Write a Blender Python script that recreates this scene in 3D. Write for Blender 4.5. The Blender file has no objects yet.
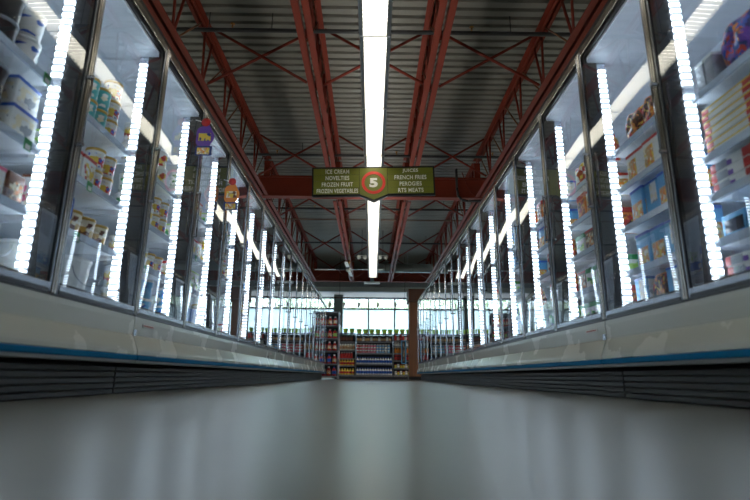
import bpy, bmesh, math, random
from mathutils import Vector, Matrix
random.seed(5)
PI = math.pi
scn = bpy.context.scene
COL = scn.collection
H = 0.109            # camera height above the floor

# ------------------------------------------------------------------ materials
MATS = {}
def srgb(r, g, b):
    f = lambda c: (c/12.92 if c <= .04045 else ((c+.055)/1.055)**2.4)
    return (f(r/255), f(g/255), f(b/255), 1)
def mat(name, col, rough=.5, metal=0., spec=.5, bump=None, var=None, emit=None):
    if name in MATS: return MATS[name]
    m = bpy.data.materials.new(name); m.use_nodes = True
    nt = m.node_tree; b = nt.nodes['Principled BSDF']
    b.inputs['Base Color'].default_value = col
    b.inputs['Roughness'].default_value = rough
    b.inputs['Metallic'].default_value = metal
    b.inputs['Specular IOR Level'].default_value = spec
    tc = nt.nodes.new('ShaderNodeTexCoord')
    if var:                                    # (scale, strength) : soft colour variation, wear
        n = nt.nodes.new('ShaderNodeTexNoise'); n.inputs['Scale'].default_value = var[0]
        n.inputs['Detail'].default_value = 5
        nt.links.new(tc.outputs['Object'], n.inputs['Vector'])
        mx = nt.nodes.new('ShaderNodeMix'); mx.data_type = 'RGBA'
        k = var[1]
        mx.inputs[6].default_value = tuple(c*(1-k) for c in col[:3]) + (1,)
        mx.inputs[7].default_value = tuple(min(1, c*(1+k)) for c in col[:3]) + (1,)
        nt.links.new(n.outputs['Fac'], mx.inputs[0]); nt.links.new(mx.outputs[2], b.inputs['Base Color'])
        mr = nt.nodes.new('ShaderNodeMapRange')
        mr.inputs[3].default_value = max(.02, rough-.08); mr.inputs[4].default_value = min(1, rough+.08)
        nt.links.new(n.outputs['Fac'], mr.inputs[0]); nt.links.new(mr.outputs[0], b.inputs['Roughness'])
    if bump:
        n = nt.nodes.new('ShaderNodeTexNoise'); n.inputs['Scale'].default_value = bump[0]
        nt.links.new(tc.outputs['Object'], n.inputs['Vector'])
        bp = nt.nodes.new('ShaderNodeBump'); bp.inputs['Strength'].default_value = bump[1]; bp.inputs['Distance'].default_value = .01
        nt.links.new(n.outputs['Fac'], bp.inputs['Height']); nt.links.new(bp.outputs['Normal'], b.inputs['Normal'])
    if emit:
        b.inputs['Emission Color'].default_value = emit[0]; b.inputs['Emission Strength'].default_value = emit[1]
    MATS[name] = m
    return m
def art(name, cols, scale=22, rough=.35, stretch=(1, 1, 1), warp=.03):
    """printed packaging: patches of several colours"""
    if name in MATS: return MATS[name]
    m = bpy.data.materials.new(name); m.use_nodes = True
    nt = m.node_tree; b = nt.nodes['Principled BSDF']; b.inputs['Roughness'].default_value = rough
    tc = nt.nodes.new('ShaderNodeTexCoord'); mp = nt.nodes.new('ShaderNodeMapping')
    mp.inputs['Scale'].default_value = stretch; mp.inputs['Location'].default_value = (random.random(), random.random(), random.random())
    nt.links.new(tc.outputs['Object'], mp.inputs[0])
    n0 = nt.nodes.new('ShaderNodeTexNoise'); n0.inputs['Scale'].default_value = scale*.9
    nt.links.new(mp.outputs[0], n0.inputs['Vector'])
    va = nt.nodes.new('ShaderNodeVectorMath'); va.operation = 'SCALE'; va.inputs[3].default_value = warp
    nt.links.new(n0.outputs['Color'], va.inputs[0])
    vb = nt.nodes.new('ShaderNodeVectorMath'); vb.operation = 'ADD'
    nt.links.new(mp.outputs[0], vb.inputs[0]); nt.links.new(va.outputs[0], vb.inputs[1])
    v = nt.nodes.new('ShaderNodeTexVoronoi'); v.inputs['Scale'].default_value = scale*1.7
    nt.links.new(vb.outputs[0], v.inputs['Vector'])
    sx = nt.nodes.new('ShaderNodeSeparateColor'); nt.links.new(v.outputs['Color'], sx.inputs[0])
    r = nt.nodes.new('ShaderNodeValToRGB'); r.color_ramp.interpolation = 'CONSTANT'
    els = r.color_ramp.elements
    while len(els) < len(cols): els.new(.5)
    for i, c in enumerate(cols): els[i].position = i/len(cols); els[i].color = c
    nt.links.new(sx.outputs[0], r.inputs[0]); nt.links.new(r.outputs[0], b.inputs['Base Color'])
    MATS[name] = m
    return m
def glass_mat(name, strength, tint=(1, 1, 1, 1), rough=.0):
    """thin pane: see-through with Fresnel reflection on its outward faces"""
    m = bpy.data.materials.new(name); m.use_nodes = True
    nt = m.node_tree; nt.nodes.clear()
    out = nt.nodes.new('ShaderNodeOutputMaterial'); mix = nt.nodes.new('ShaderNodeMixShader')
    tr = nt.nodes.new('ShaderNodeBsdfTransparent'); tr.inputs[0].default_value = tint
    gl = nt.nodes.new('ShaderNodeBsdfGlossy'); gl.inputs['Roughness'].default_value = rough
    fr = nt.nodes.new('ShaderNodeFresnel'); fr.inputs[0].default_value = 1.5
    ge = nt.nodes.new('ShaderNodeNewGeometry')
    k = nt.nodes.new('ShaderNodeMath'); k.operation = 'MULTIPLY'; k.inputs[1].default_value = strength; k.use_clamp = True
    inv = nt.nodes.new('ShaderNodeMath'); inv.operation = 'SUBTRACT'; inv.inputs[0].default_value = 1
    k2 = nt.nodes.new('ShaderNodeMath'); k2.operation = 'MULTIPLY'
    nt.links.new(fr.outputs[0], k.inputs[0]); nt.links.new(ge.outputs['Backfacing'], inv.inputs[1])
    nt.links.new(k.outputs[0], k2.inputs[0]); nt.links.new(inv.outputs[0], k2.inputs[1])
    nt.links.new(k2.outputs[0], mix.inputs[0]); nt.links.new(tr.outputs[0], mix.inputs[1]); nt.links.new(gl.outputs[0], mix.inputs[2])
    nt.links.new(mix.outputs[0], out.inputs[0])
    return m
def emit_mat(name, col, strength, beads=None):
    m = bpy.data.materials.new(name); m.use_nodes = True
    nt = m.node_tree; nt.nodes.clear()
    out = nt.nodes.new('ShaderNodeOutputMaterial'); e = nt.nodes.new('ShaderNodeEmission')
    e.inputs[0].default_value = col; e.inputs[1].default_value = strength
    if beads:                                  # a row of separate diodes along z
        tc = nt.nodes.new('ShaderNodeTexCoord'); sp = nt.nodes.new('ShaderNodeSeparateXYZ')
        nt.links.new(tc.outputs['Object'], sp.inputs[0])
        a = nt.nodes.new('ShaderNodeMath'); a.operation = 'MULTIPLY'; a.inputs[1].default_value = 2*PI/beads
        s = nt.nodes.new('ShaderNodeMath'); s.operation = 'SINE'
        mr = nt.nodes.new('ShaderNodeMapRange'); mr.inputs[1].default_value = -.8; mr.inputs[2].default_value = .9
        mr.inputs[3].default_value = strength*.12; mr.inputs[4].default_value = strength*1.9
        nt.links.new(sp.outputs[2], a.inputs[0]); nt.links.new(a.outputs[0], s.inputs[0])
        nt.links.new(s.outputs[0], mr.inputs[0]); nt.links.new(mr.outputs[0], e.inputs[1])
    nt.links.new(e.outputs[0], out.inputs[0])
    return m

M_PANEL = mat('cream_enamel', srgb(188, 192, 181), .26, var=(3, .05))
M_LINER = mat('freezer_liner', srgb(226, 232, 240), .35, var=(2.5, .05))
M_SHELF = mat('shelf_enamel', srgb(232, 237, 243), .3, var=(6, .04))
M_RAIL = mat('shelf_rail_plastic', srgb(196, 210, 228), .16)
M_BLUE = mat('blue_bumper_rubber', srgb(0, 104, 150), .6, spec=.1, var=(8, .15))
M_LIP = mat('pale_lip', srgb(150, 152, 146), .4)
M_KICK = mat('kick_metal', srgb(80, 79, 76), .5, metal=.3, var=(5, .3))
M_BLACK = mat('black_frame', srgb(20, 21, 24), .32)
M_DARK = mat('dark_underside', srgb(26, 26, 27), .7)
M_CHROME = mat('polished_stile', srgb(190, 186, 178), .17, metal=1, var=(4, .08))
M_ALU = mat('brushed_aluminium', srgb(138, 142, 148), .2, metal=1)
M_HANDLE = mat('handle_metal', srgb(170, 172, 175), .22, metal=1)
M_GLASS = glass_mat('door_glass', 2.3, (.95, .97, .98, 1))
def film_mat():
    m = bpy.data.materials.new('window_film'); m.use_nodes = True
    nt = m.node_tree; nt.nodes.clear()
    out = nt.nodes.new('ShaderNodeOutputMaterial'); a = nt.nodes.new('ShaderNodeAddShader')
    t = nt.nodes.new('ShaderNodeBsdfTranslucent'); t.inputs[0].default_value = (.44, .49, .54, 1)
    p = nt.nodes.new('ShaderNodeBsdfTransparent'); p.inputs[0].default_value = (.2, .22, .24, 1)
    nt.links.new(t.outputs[0], a.inputs[0]); nt.links.new(p.outputs[0], a.inputs[1]); nt.links.new(a.outputs[0], out.inputs[0])
    return m
M_FILM = film_mat()
M_WGLASS = glass_mat('window_glass', 1.0, (.62, .66, .67, 1))
M_LED = emit_mat('led_strip_light', (.72, .86, 1, 1), 3.7, beads=.036)
M_LEDBODY = mat('led_channel', srgb(222, 228, 238), .12, metal=.6)
M_RED = mat('red_oxide_paint', srgb(112, 45, 30), .6, spec=.2, var=(3, .14), bump=(40, .1))
M_BRACE = mat('brace_red_paint', srgb(106, 40, 28), .6, spec=.2, var=(5, .15))
M_PRIMER = mat('brown_primer', srgb(112, 76, 52), .6, spec=.2)
M_DECK = mat('galvanised_deck', srgb(112, 111, 103), .55, metal=.15, var=(1.2, .16))
M_PIPE = mat('black_pipe', srgb(34, 34, 36), .5)
M_BRASS = mat('sprinkler_brass', srgb(150, 110, 60), .35, metal=.8)
M_TUBE = emit_mat('fluorescent_tube', (1, .965, .90, 1), 10.5)
M_DIFF = emit_mat('lit_diffuser', (1, .95, .86, 1), 4.2)
M_WHITE = mat('white_paint', srgb(225, 225, 218), .4)
M_LOUVRE = mat('louvre_white', srgb(240, 240, 232), .35)
M_REFL = mat('reflector_grey', srgb(130, 134, 132), .45)
M_DUCT = mat('duct_galv', srgb(140, 148, 146), .38, metal=.6, var=(2, .1))
M_BULK = mat('grey_bulkhead', srgb(120, 128, 130), .6, var=(2, .1))
M_SOFFIT = mat('pink_soffit', srgb(226, 206, 200), .6)
M_WFRAME = mat('window_frame_bronze', srgb(62, 58, 66), .5)
M_COLUMN = mat('greygreen_column', srgb(86, 98, 92), .6, var=(2, .08))
M_WALL = mat('wall_paint', srgb(168, 164, 152), .7, var=(.7, .05))
M_WOOD = None
M_SHELFD = mat('gondola_steel', srgb(58, 60, 66), .4, metal=.3)
M_UPR = mat('gondola_upright', srgb(140, 142, 146), .35, metal=.4)
M_LEAF = mat('tree_leaf', srgb(206, 220, 176), .6, var=(6, .3))
M_BARK = mat('tree_bark', srgb(120, 105, 90), .8)

def wood_mat():
    m = bpy.data.materials.new('stained_wood'); m.use_nodes = True
    nt = m.node_tree; b = nt.nodes['Principled BSDF']; b.inputs['Roughness'].default_value = .5
    tc = nt.nodes.new('ShaderNodeTexCoord'); mp = nt.nodes.new('ShaderNodeMapping'); mp.inputs['Scale'].default_value = (14, 14, .9)
    n = nt.nodes.new('ShaderNodeTexNoise'); n.inputs['Scale'].default_value = 2; n.inputs['Detail'].default_value = 6
    r = nt.nodes.new('ShaderNodeValToRGB'); r.color_ramp.elements[0].color = srgb(70, 42, 26); r.color_ramp.elements[1].color = srgb(134, 86, 50)
    nt.links.new(tc.outputs['Object'], mp.inputs[0]); nt.links.new(mp.outputs[0], n.inputs['Vector'])
    nt.links.new(n.outputs['Fac'], r.inputs[0]); nt.links.new(r.outputs[0], b.inputs['Base Color'])
    return m
M_WOOD = wood_mat()
def floor_mat():
    m = bpy.data.materials.new('polished_floor'); m.use_nodes = True
    nt = m.node_tree; b = nt.nodes['Principled BSDF']
    tc = nt.nodes.new('ShaderNodeTexCoord')
    n = nt.nodes.new('ShaderNodeTexNoise'); n.inputs['Scale'].default_value = 1.3; n.inputs['Detail'].default_value = 8
    n2 = nt.nodes.new('ShaderNodeTexNoise'); n2.inputs['Scale'].default_value = 60; n2.inputs['Detail'].default_value = 3
    nt.links.new(tc.outputs['Object'], n.inputs['Vector']); nt.links.new(tc.outputs['Object'], n2.inputs['Vector'])
    r = nt.nodes.new('ShaderNodeValToRGB')
    r.color_ramp.elements[0].position = .3; r.color_ramp.elements[1].position = .72
    r.color_ramp.elements[0].color = srgb(102, 105, 100); r.color_ramp.elements[1].color = srgb(126, 129, 123)
    nt.links.new(n.outputs['Fac'], r.inputs[0]); nt.links.new(r.outputs[0], b.inputs['Base Color'])
    mr = nt.nodes.new('ShaderNodeMapRange'); mr.inputs[3].default_value = .28; mr.inputs[4].default_value = .38
    nt.links.new(n.outputs['Fac'], mr.inputs[0]); nt.links.new(mr.outputs[0], b.inputs['Roughness'])
    bp = nt.nodes.new('ShaderNodeBump'); bp.inputs['Strength'].default_value = .06; bp.inputs['Distance'].default_value = .004
    nt.links.new(n2.outputs['Fac'], bp.inputs['Height']); nt.links.new(bp.outputs['Normal'], b.inputs['Normal'])
    b.inputs['Specular IOR Level'].default_value = .5
    b.inputs['Coat Weight'].default_value = .18; b.inputs['Coat Roughness'].default_value = .24
    return m
M_FLOOR = floor_mat()

# ------------------------------------------------------------------ mesh helpers
class MB:
    """collects shapes into one mesh with several material slots"""
    def __init__(s): s.bm = bmesh.new(); s.mats = []
    def mi(s, m):
        if m not in s.mats: s.mats.append(m)
        return s.mats.index(m)
    def quad(s, pts, m):
        f = s.bm.faces.new([s.bm.verts.new(p) for p in pts]); f.material_index = s.mi(m); return f
    def box(s, a, b, m, bev=0):
        x0, x1 = sorted((a[0], b[0])); y0, y1 = sorted((a[1], b[1])); z0, z1 = sorted((a[2], b[2]))
        v = [s.bm.verts.new(p) for p in ((x0,y0,z0),(x1,y0,z0),(x1,y1,z0),(x0,y1,z0),(x0,y0,z1),(x1,y0,z1),(x1,y1,z1),(x0,y1,z1))]
        fs = []
        for q in ((3,2,1,0),(4,5,6,7),(0,1,5,4),(1,2,6,5),(2,3,7,6),(3,0,4,7)):
            f = s.bm.faces.new([v[i] for i in q]); f.material_index = s.mi(m); fs.append(f)
        if bev:
            es = list({e for f in fs for e in f.edges})
            r = bmesh.ops.bevel(s.bm, geom=es, offset=bev, segments=2, affect='EDGES', profile=.5)
            for f in r['faces']: f.material_index = s.mi(m)
        return s
    def tube(s, p, q, r, m, n=10, r2=None, caps=True):
        p, q = Vector(p), Vector(q); d = (q-p).normalized()
        u = d.orthogonal().normalized(); w = d.cross(u); r2 = r if r2 is None else r2
        A = [s.bm.verts.new(p + (u*math.cos(2*PI*i/n) + w*math.sin(2*PI*i/n))*r) for i in range(n)]
        B = [s.bm.verts.new(q + (u*math.cos(2*PI*i/n) + w*math.sin(2*PI*i/n))*r2) for i in range(n)]
        k = s.mi(m)
        for i in range(n):
            f = s.bm.faces.new((A[i], A[(i+1) % n], B[(i+1) % n], B[i])); f.material_index = k; f.smooth = n > 6
        if caps:
            f = s.bm.faces.new(A[::-1]); f.material_index = k
            f = s.bm.faces.new(B); f.material_index = k
        return s
    def lathe(s, prof, m, n=20, c=(0, 0, 0), ms=None):
        """prof: (r, z) from bottom to top; ms: a material per segment"""
        rings = []
        for r, z in prof:
            if r < 1e-6: rings.append([s.bm.verts.new((c[0], c[1], c[2]+z))]*n)
            else: rings.append([s.bm.verts.new((c[0]+r*math.cos(2*PI*i/n), c[1]+r*math.sin(2*PI*i/n), c[2]+z)) for i in range(n)])
        for j in range(len(prof)-1):
            k = s.mi(ms[j] if ms else m)
            for i in range(n):
                vs = []
                for v in (rings[j][i], rings[j][(i+1) % n], rings[j+1][(i+1) % n], rings[j+1][i]):
                    if v not in vs: vs.append(v)
                if len(vs) > 2:
                    f = s.bm.faces.new(vs); f.material_index = k; f.smooth = True
        return s
    def extrude_y(s, prof, y0, y1, m, sx=1, close=True, ms=None):
        """prof: (x, z) outline extruded along y"""
        A = [s.bm.verts.new((sx*x, y0, z)) for x, z in prof]; B = [s.bm.verts.new((sx*x, y1, z)) for x, z in prof]
        n = len(prof)
        for i in range(n if close else n-1):
            f = s.bm.faces.new((A[i], A[(i+1) % n], B[(i+1) % n], B[i])); f.material_index = s.mi(ms[i] if ms else m)
        if close:
            f = s.bm.faces.new(A); f.material_index = s.mi(m); f = s.bm.faces.new(B[::-1]); f.material_index = s.mi(m)
        return s
    def extrude_z(s, prof, z0, z1, m):
        A = [s.bm.verts.new((x, y, z0)) for x, y in prof]; B = [s.bm.verts.new((x, y, z1)) for x, y in prof]; n = len(prof); k = s.mi(m)
        for i in range(n): s.bm.faces.new((A[i], A[(i+1) % n], B[(i+1) % n], B[i])).material_index = k
        s.bm.faces.new(A).material_index = k; s.bm.faces.new(B[::-1]).material_index = k
        return s
    def prism(s, pts, y0, y1, m):
        """pts: (x, z) polygon, thickness along y"""
        return s.extrude_y(pts, y0, y1, m)
    def mesh(s, name, recalc=True):
        if recalc: bmesh.ops.recalc_face_normals(s.bm, faces=s.bm.faces)
        me = bpy.data.meshes.new(name); s.bm.to_mesh(me); s.bm.free()
        for m in s.mats: me.materials.append(m)
        return me
    def build(s, name, parent=None, loc=(0, 0, 0), rot=(0, 0, 0)):
        return link(name, s.mesh(name), parent, loc, rot)
def link(name, data, parent=None, loc=(0, 0, 0), rot=(0, 0, 0)):
    o = bpy.data.objects.new(name, data); COL.objects.link(o)
    o.location = loc; o.rotation_euler = rot
    if parent: o.parent = parent
    return o
def tag(o, label, cat, group=None, kind=None):
    if label: o['label'] = label
    if cat: o['category'] = cat
    if group: o['group'] = group
    if kind: o['kind'] = kind
    return o
def thing(name, loc, label, cat, group=None, rz=0):
    return tag(link(name, None, None, loc, (0, 0, rz)), label, cat, group)
def struct(o): o['kind'] = 'structure'; return o
def copy_tree(o, loc, rz=None, label=None, group=None, kids=None):
    c = o.copy(); COL.objects.link(c); c.location = loc
    if rz is not None: c.rotation_euler = (0, 0, rz)
    if label: c['label'] = label
    if group: c['group'] = group
    for ch in list(o.children if kids is None else kids):
        d = ch.copy(); COL.objects.link(d); d.parent = c
        for g in list(ch.children):
            e = g.copy(); COL.objects.link(e); e.parent = d
    return c
ORD = ['first', 'second', 'third', 'fourth', 'fifth', 'sixth', 'seventh', 'eighth', 'ninth', 'tenth', 'eleventh', 'twelfth', 'thirteenth',
       'fourteenth', 'fifteenth', 'sixteenth', 'seventeenth', 'eighteenth', 'nineteenth', 'twentieth']
SIDE = {-1: 'ice-cream', 1: 'juice'}       # the halves of the aisle as its sign names them

# ------------------------------------------------------------------ the building
ROOF = 4.62
XW, Y0, Y1 = 9.2, -8., 22.
b = MB(); b.box((-XW-.3, Y0-.3, -.12), (XW+.3, Y1+.3, 0), M_FLOOR); struct(b.build('floor'))
# corrugated steel deck, flutes running across the aisle
b = MB(); prof = []; y = Y0
P = .1524
while y < Y1+.3:
    prof += [(y, 0), (y+.092, 0), (y+.103, .04), (y+.141, .04)]
    y += P
A = [b.bm.verts.new((-XW-.3, yy, ROOF+zz)) for yy, zz in prof]; B = [b.bm.verts.new((XW+.3, yy, ROOF+zz)) for yy, zz in prof]
k = b.mi(M_DECK)
for i in range(len(prof)-1):
    b.bm.faces.new((A[i], B[i], B[i+1], A[i+1])).material_index = k
top = [b.bm.verts.new(p) for p in ((-XW-.3, Y0-.3, ROOF+.1), (XW+.3, Y0-.3, ROOF+.1), (XW+.3, Y1+.4, ROOF+.1), (-XW-.3, Y1+.4, ROOF+.1))]
b.bm.faces.new(top).material_index = k
me = b.mesh('ceiling', recalc=False); struct(link('ceiling', me))
b = MB(); b.box((-XW-.3, Y0-.3, 0), (-XW, Y1, ROOF+.1), M_WALL); struct(b.build('wall_left'))
b = MB(); b.box((XW, Y0-.3, 0), (XW+.3, Y1, ROOF+.1), M_WALL); struct(b.build('wall_right'))
b = MB(); b.box((-XW, Y0-.3, 0), (XW, Y0, ROOF+.1), M_WALL); struct(b.build('wall_back'))
# front wall with its long window band
WZ0, WZ1, TR = .9, 3.46, 2.98
b = MB(); b.box((-XW, Y1, 0), (XW, Y1+.3, WZ0), M_WALL); b.box((-XW, Y1, WZ1), (XW, Y1+.3, ROOF+.1), M_WALL); struct(b.build('wall_front'))
edges = [-.1+1.15*i for i in range(-7, 9)]
edges = [-XW] + [e for e in edges if -XW+.3 < e < XW-.3] + [XW]
for i in range(len(edges)-1):
    x0, x1 = edges[i], edges[i+1]
    b = MB()
    for xa, xb, za, zb in ((x0, x0+.03, WZ0, WZ1), (x1-.03, x1, WZ0, WZ1), (x0+.03, x1-.03, WZ0, WZ0+.06), (x0+.03, x1-.03, WZ1-.05, WZ1), (x0+.03, x1-.03, TR-.04, TR+.03)):
        b.box((xa, Y1+.02, za), (xb, Y1+.14, zb), M_WFRAME)
    w = struct(b.build('window_%d' % (i+1)))
    g = MB(); g.box((x0+.03, Y1+.07, WZ0+.06), (x1-.03, Y1+.078, TR-.04), M_WGLASS); g.quad(((x0+.03, Y1+.069, WZ0+.06), (x1-.03, Y1+.069, WZ0+.06), (x1-.03, Y1+.069, TR-.04), (x0+.03, Y1+.069, TR-.04)), M_FILM); g.build('window_pane', w)
    g = MB(); g.box((x0+.03, Y1+.07, TR+.03), (x1-.03, Y1+.078, WZ1-.05), M_WGLASS); g.build('window_pane', w)
# dark grey bulkhead beams and the pale soffit over the windows
b = MB(); b.box((-XW, 20.25, 3.66), (XW, 20.4, 3.86), M_BULK); struct(b.build('trim_1'))
b = MB(); b.box((-XW, 20.4, 3.47), (XW, 20.6, 3.70), mat('grey_bulkhead_pale', srgb(168, 176, 174), .6)); struct(b.build('trim_2'))
b = MB(); b.extrude_y([(-XW, 0), (XW, 0), (XW, .02), (-XW, .02)], 0, 1.5, M_SOFFIT)
o = b.build('trim_3', None, (0, 20.55, 3.46)); struct(o)
b = MB(); b.box((-1.58, 21.2, 0), (-1.2, 21.6, 3.46), M_COLUMN); tag(b.build('grey_column'), 'grey-green square column in front of the windows', 'column', kind='structure')
# wood clad column and header at the end of the juice side
b = MB(); b.box((1.19, 15.5, .1), (1.62, 15.95, 2.36), M_WOOD); o = b.build('wood_column'); struct(o)
b = MB(); b.box((1.17, 15.48, 0), (1.64, 15.97, .1), M_BLACK); o2 = b.build('column_base', o)
b = MB(); b.box((1.15, 15.2, 2.36), (3.4, 16.1, 2.72), mat('dark_wood_header', srgb(84, 54, 38), .55, var=(4, .2))); o2 = b.build('column_header', o)

# ------------------------------------------------------------------ roof steel
def angle_pair(b, y0, y1, z, w, h, up, m):
    """two steel angles back to back with a gap; z is the flange height"""
    g = .016; t = .009
    for s in (-1, 1):
        b.box((s*g, y0, z), (s*(g+w), y1, z+(t if up else -t)), m)
        b.box((s*g, y0, z), (s*(g+t), y1, z+(h if up else -h)), m)
ZB, ZT = 3.745, 4.615
def make_joist(y0, y1, label):
    t = thing('steel_joist', (0, y0, 0), label, 'roof joist', 'red roof joists')
    L = y1-y0
    b = MB(); angle_pair(b, .12, L-.12, ZB, .075, .07, True, M_RED); b.build('bottom_chord', t)
    b = MB(); angle_pair(b, -.0, L+.0, ZT-.005, .072, .07, False, M_RED); b.build('top_chord', t)
    y = .45
    while y < L-.3:
        for dy, r, m in ((-.08, .017, M_BRACE), (.24, .017, M_BRACE), (.80, .011, M_PRIMER)):
            if y+dy < L-.05:
                b = MB(); b.tube((0, y+(.06 if dy > .5 else 0), ZB+.03), (0, y+dy, ZT-.03), r, m, 8); b.build('web_bar', t)
        y += 1.0
    return t
G1, G2 = 10.0, 19.7
JX = (-2.25, -.75, .75, 2.25)
jw = {-2.25: 'over the ice-cream freezers', -.75: 'beside the light row, ice-cream half', .75: 'beside the light row, juice half', 2.25: 'over the juice freezers'}
for y0, y1, bay in ((.4, G1-.06, 'before the sign girder'), (G1+.06, G2-.06, 'beyond the sign girder')):
    p = None
    for x in JX:
        lb = 'red open-web steel joist %s, %s' % (jw[x], bay)
        if p is None: p = make_joist(y0, y1, lb); p.location.x = x
        else: copy_tree(p, (x, y0, 0), label=lb)
for n, (gy, lb) in enumerate(((G1, 'red steel girder across the aisle behind the hanging sign'), (G2, 'dark red steel girder across the far end of the aisle'))):
    t = thing('steel_girder', (0, gy, 3.76), lb, 'girder')
    b = MB(); b.box((-XW, -.09, 0), (XW, .09, .022), M_RED); b.build('bottom_flange', t)
    b = MB(); b.box((-XW, -.008, .022), (XW, .008, .43), M_RED); b.build('web_plate', t)
    b = MB(); b.box((-XW, -.09, .43), (XW, .09, .452), M_RED); b.build('top_flange', t)
    for s in (-1, 1):
        for x in (.75, 2.25):
            b = MB(); b.box((s*x-.06, -.055, .452), (s*x+.06, .055, .80), M_RED); b.build('joist_seat', t)
spans = [(-2.25, -.75, 'over ice-cream freezers'), (-.75, .75, 'over aisle lights'), (.75, 2.25, 'over juice freezers')]
rows = [(5.75, 'row before the sign'), (8.78, 'row at the sign'), (11.2, 'row beyond the sign'), (15.3, 'row over the fan'), (18.9, 'row at the far girder')]
for yr, rl in rows:
    for xa, xb, sl in spans:
        for up in (0, 1):
            z0, z1 = (ZB+.02, ZT-.06) if up else (ZT-.06, ZB+.02)
            b = MB(); dy = .03 if up else -.03
            b.tube((xa+.105, yr+dy, z0), (xb-.105, yr+dy, z1), .019, M_BRACE, 8)
            tag(b.build('cross_brace'), 'thin red brace %s toward juice side, %s, %s' % ('rising' if up else 'falling', sl, rl), 'brace', 'roof cross braces')
# sprinkler pipes through the joists
for n, (yp, heads, lb) in enumerate(((5.5, (-1.8, -2.6, 1.25), 'black sprinkler pipe nearest the camera under the steel deck'),
                                     (9.2, (-1.9, .48, 2.4), 'black sprinkler pipe just before the sign girder'),
                                     (12.5, (-1.5, 1.4), 'black sprinkler pipe first beyond the sign girder'),
                                     (15.95, (-1.6, 1.3), 'black sprinkler pipe furthest along, near the duct'))):
    t = thing('sprinkler_pipe', (0, yp, 4.36), lb, 'pipe', 'sprinkler pipes')
    b = MB(); b.tube((-XW+.1, 0, 0), (XW-.1, 0, 0), .027, M_PIPE, 10); b.build('pipe', t)
    for x in heads:
        b = MB(); b.tube((x, 0, .02), (x, 0, .085), .011, M_BRASS, 8); b.lathe([(.006, .08), (.03, .085), (.03, .09), (.004, .1)], M_BRASS, 10, (x, 0, 0))
        b.build('sprinkler_head', t)
        b = MB(); b.tube((x+.5, 0, .02), (x+.5, 0, ROOF-4.36), .006, M_PIPE, 6); b.build('pipe_hanger', t)
b = MB(); b.tube((-XW+.1, 13.6, 4.42), (XW-.1, 13.6, 4.42), .022, mat('brown_conduit', srgb(96, 72, 52), .5), 8)
tag(b.build('conduit'), 'brown conduit pipe crossing under the deck beyond the sign girder', 'pipe')
# round duct in front of the far girder
t = thing('round_duct', (0, 18.12, 3.99), 'grey galvanised round air duct under the deck at far end', 'duct')
b = MB(); b.tube((-.12, 0, 0), (XW-.3, 0, 0), .165, M_DUCT, 20)
b.build('duct_pipe', t)
for x in (-.1, .5, 1.5, 2.6, 4, 5.5):
    b = MB(); b.tube((x-.02, 0, 0), (x+.02, 0, 0), .178, M_DUCT, 20); b.build('duct_band', t)
for x in (.1, 1.35, 3.2): b = MB(); b.box((x-.012, -.004, .165), (x+.012, .004, ROOF-3.99), M_DUCT); b.build('duct_strap', t)
# black conduit drop on the girder, juice side
t = thing('hanging_conduit', (0, 9.85, 0), 'black flexible conduit looping down the girder over juice freezers', 'cable')
b = MB(); pts = [(1.78, 0, 4.38), (1.78, 0, 3.95), (1.80, 0, 3.78), (1.87, 0, 3.69), (2.0, 0, 3.66), (2.3, 0, 3.68), (2.7, 0, 3.7)]
for a, c in zip(pts, pts[1:]): b.tube(a, c, .026, M_PIPE, 10)
b.build('conduit_pipe', t)
b = MB(); pts = [(1.9, 0, 4.3), (2.0, 0, 4.0), (2.08, 0, 3.85), (2.2, 0, 3.74)]
for a, c in zip(pts, pts[1:]): b.tube(a, c, .008, M_BRACE, 6)
b.build('thin_cable', t)

# ------------------------------------------------------------------ fluorescent row
LZ = 2.975; FL = 1.22
def make_light():
    t = thing('strip_light', (0, 0, LZ), '', 'ceiling light')
    e = FL/2-.004
    b = MB(); b.box((-.02, -e, .088), (.02, e, .125), M_WHITE); b.build('housing', t)
    for s in (-1, 1):
        b = MB(); b.extrude_y([(s*.102, 0), (s*.134, .004), (s*.140, .048), (s*.106, .046)], -e, e, M_REFL); b.build('side_rail', t)
    for s in (-1, 1):
        b = MB(); b.tube((s*.026, -e+.03, .062), (s*.026, e-.03, .062), .013, M_TUBE, 10); b.build('tube', t)
    for q in (-1, 1):
        b = MB(); b.box((-.13, q*e-.004, .0), (.13, q*e+.003, .088), M_WHITE); b.build('end_plate', t)
    b = MB()
    y = -e+.045
    while y < e-.03:
        b.box((-.102, y-.0015, .002), (.102, y+.0015, .034), M_LOUVRE); y += .0508
    b.build('louvre_blade', t)
    b = MB(); b.box((-.102, -e+.01, .036), (.102, e-.01, .042), M_DIFF); b.build('diffuser', t)
    for q in (-1, 1):
        b = MB(); b.tube((0, q*.32, .125), (0, q*.32, ROOF-LZ), .004, M_PIPE, 6); b.build('hanger_rod', t)
    return t
yl0 = 3.77-6*FL
LX = lambda y: .012+.004*(y-3.8)
p = None
for i in range(15):
    yc = yl0 + FL*(i+.5); j = i-4
    if i < 5: lb = 'louvred white strip light overhead, %s before the row reaches the picture' % ['five', 'four', 'three', 'two', 'one'][4-i] if i < 4 else 'louvred white strip light partly overhead at the near end of the row'
    else: lb = 'louvred white strip light, %s from the near end of the visible row' % ORD[i-4]
    if p is None:
        p = make_light(); p.location = (.03, yc, LZ); p['label'] = lb; p.location.x = LX(yc); p['group'] = 'fluorescent light row'
    else: copy_tree(p, (LX(yc), yc, LZ), label=lb)
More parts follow.
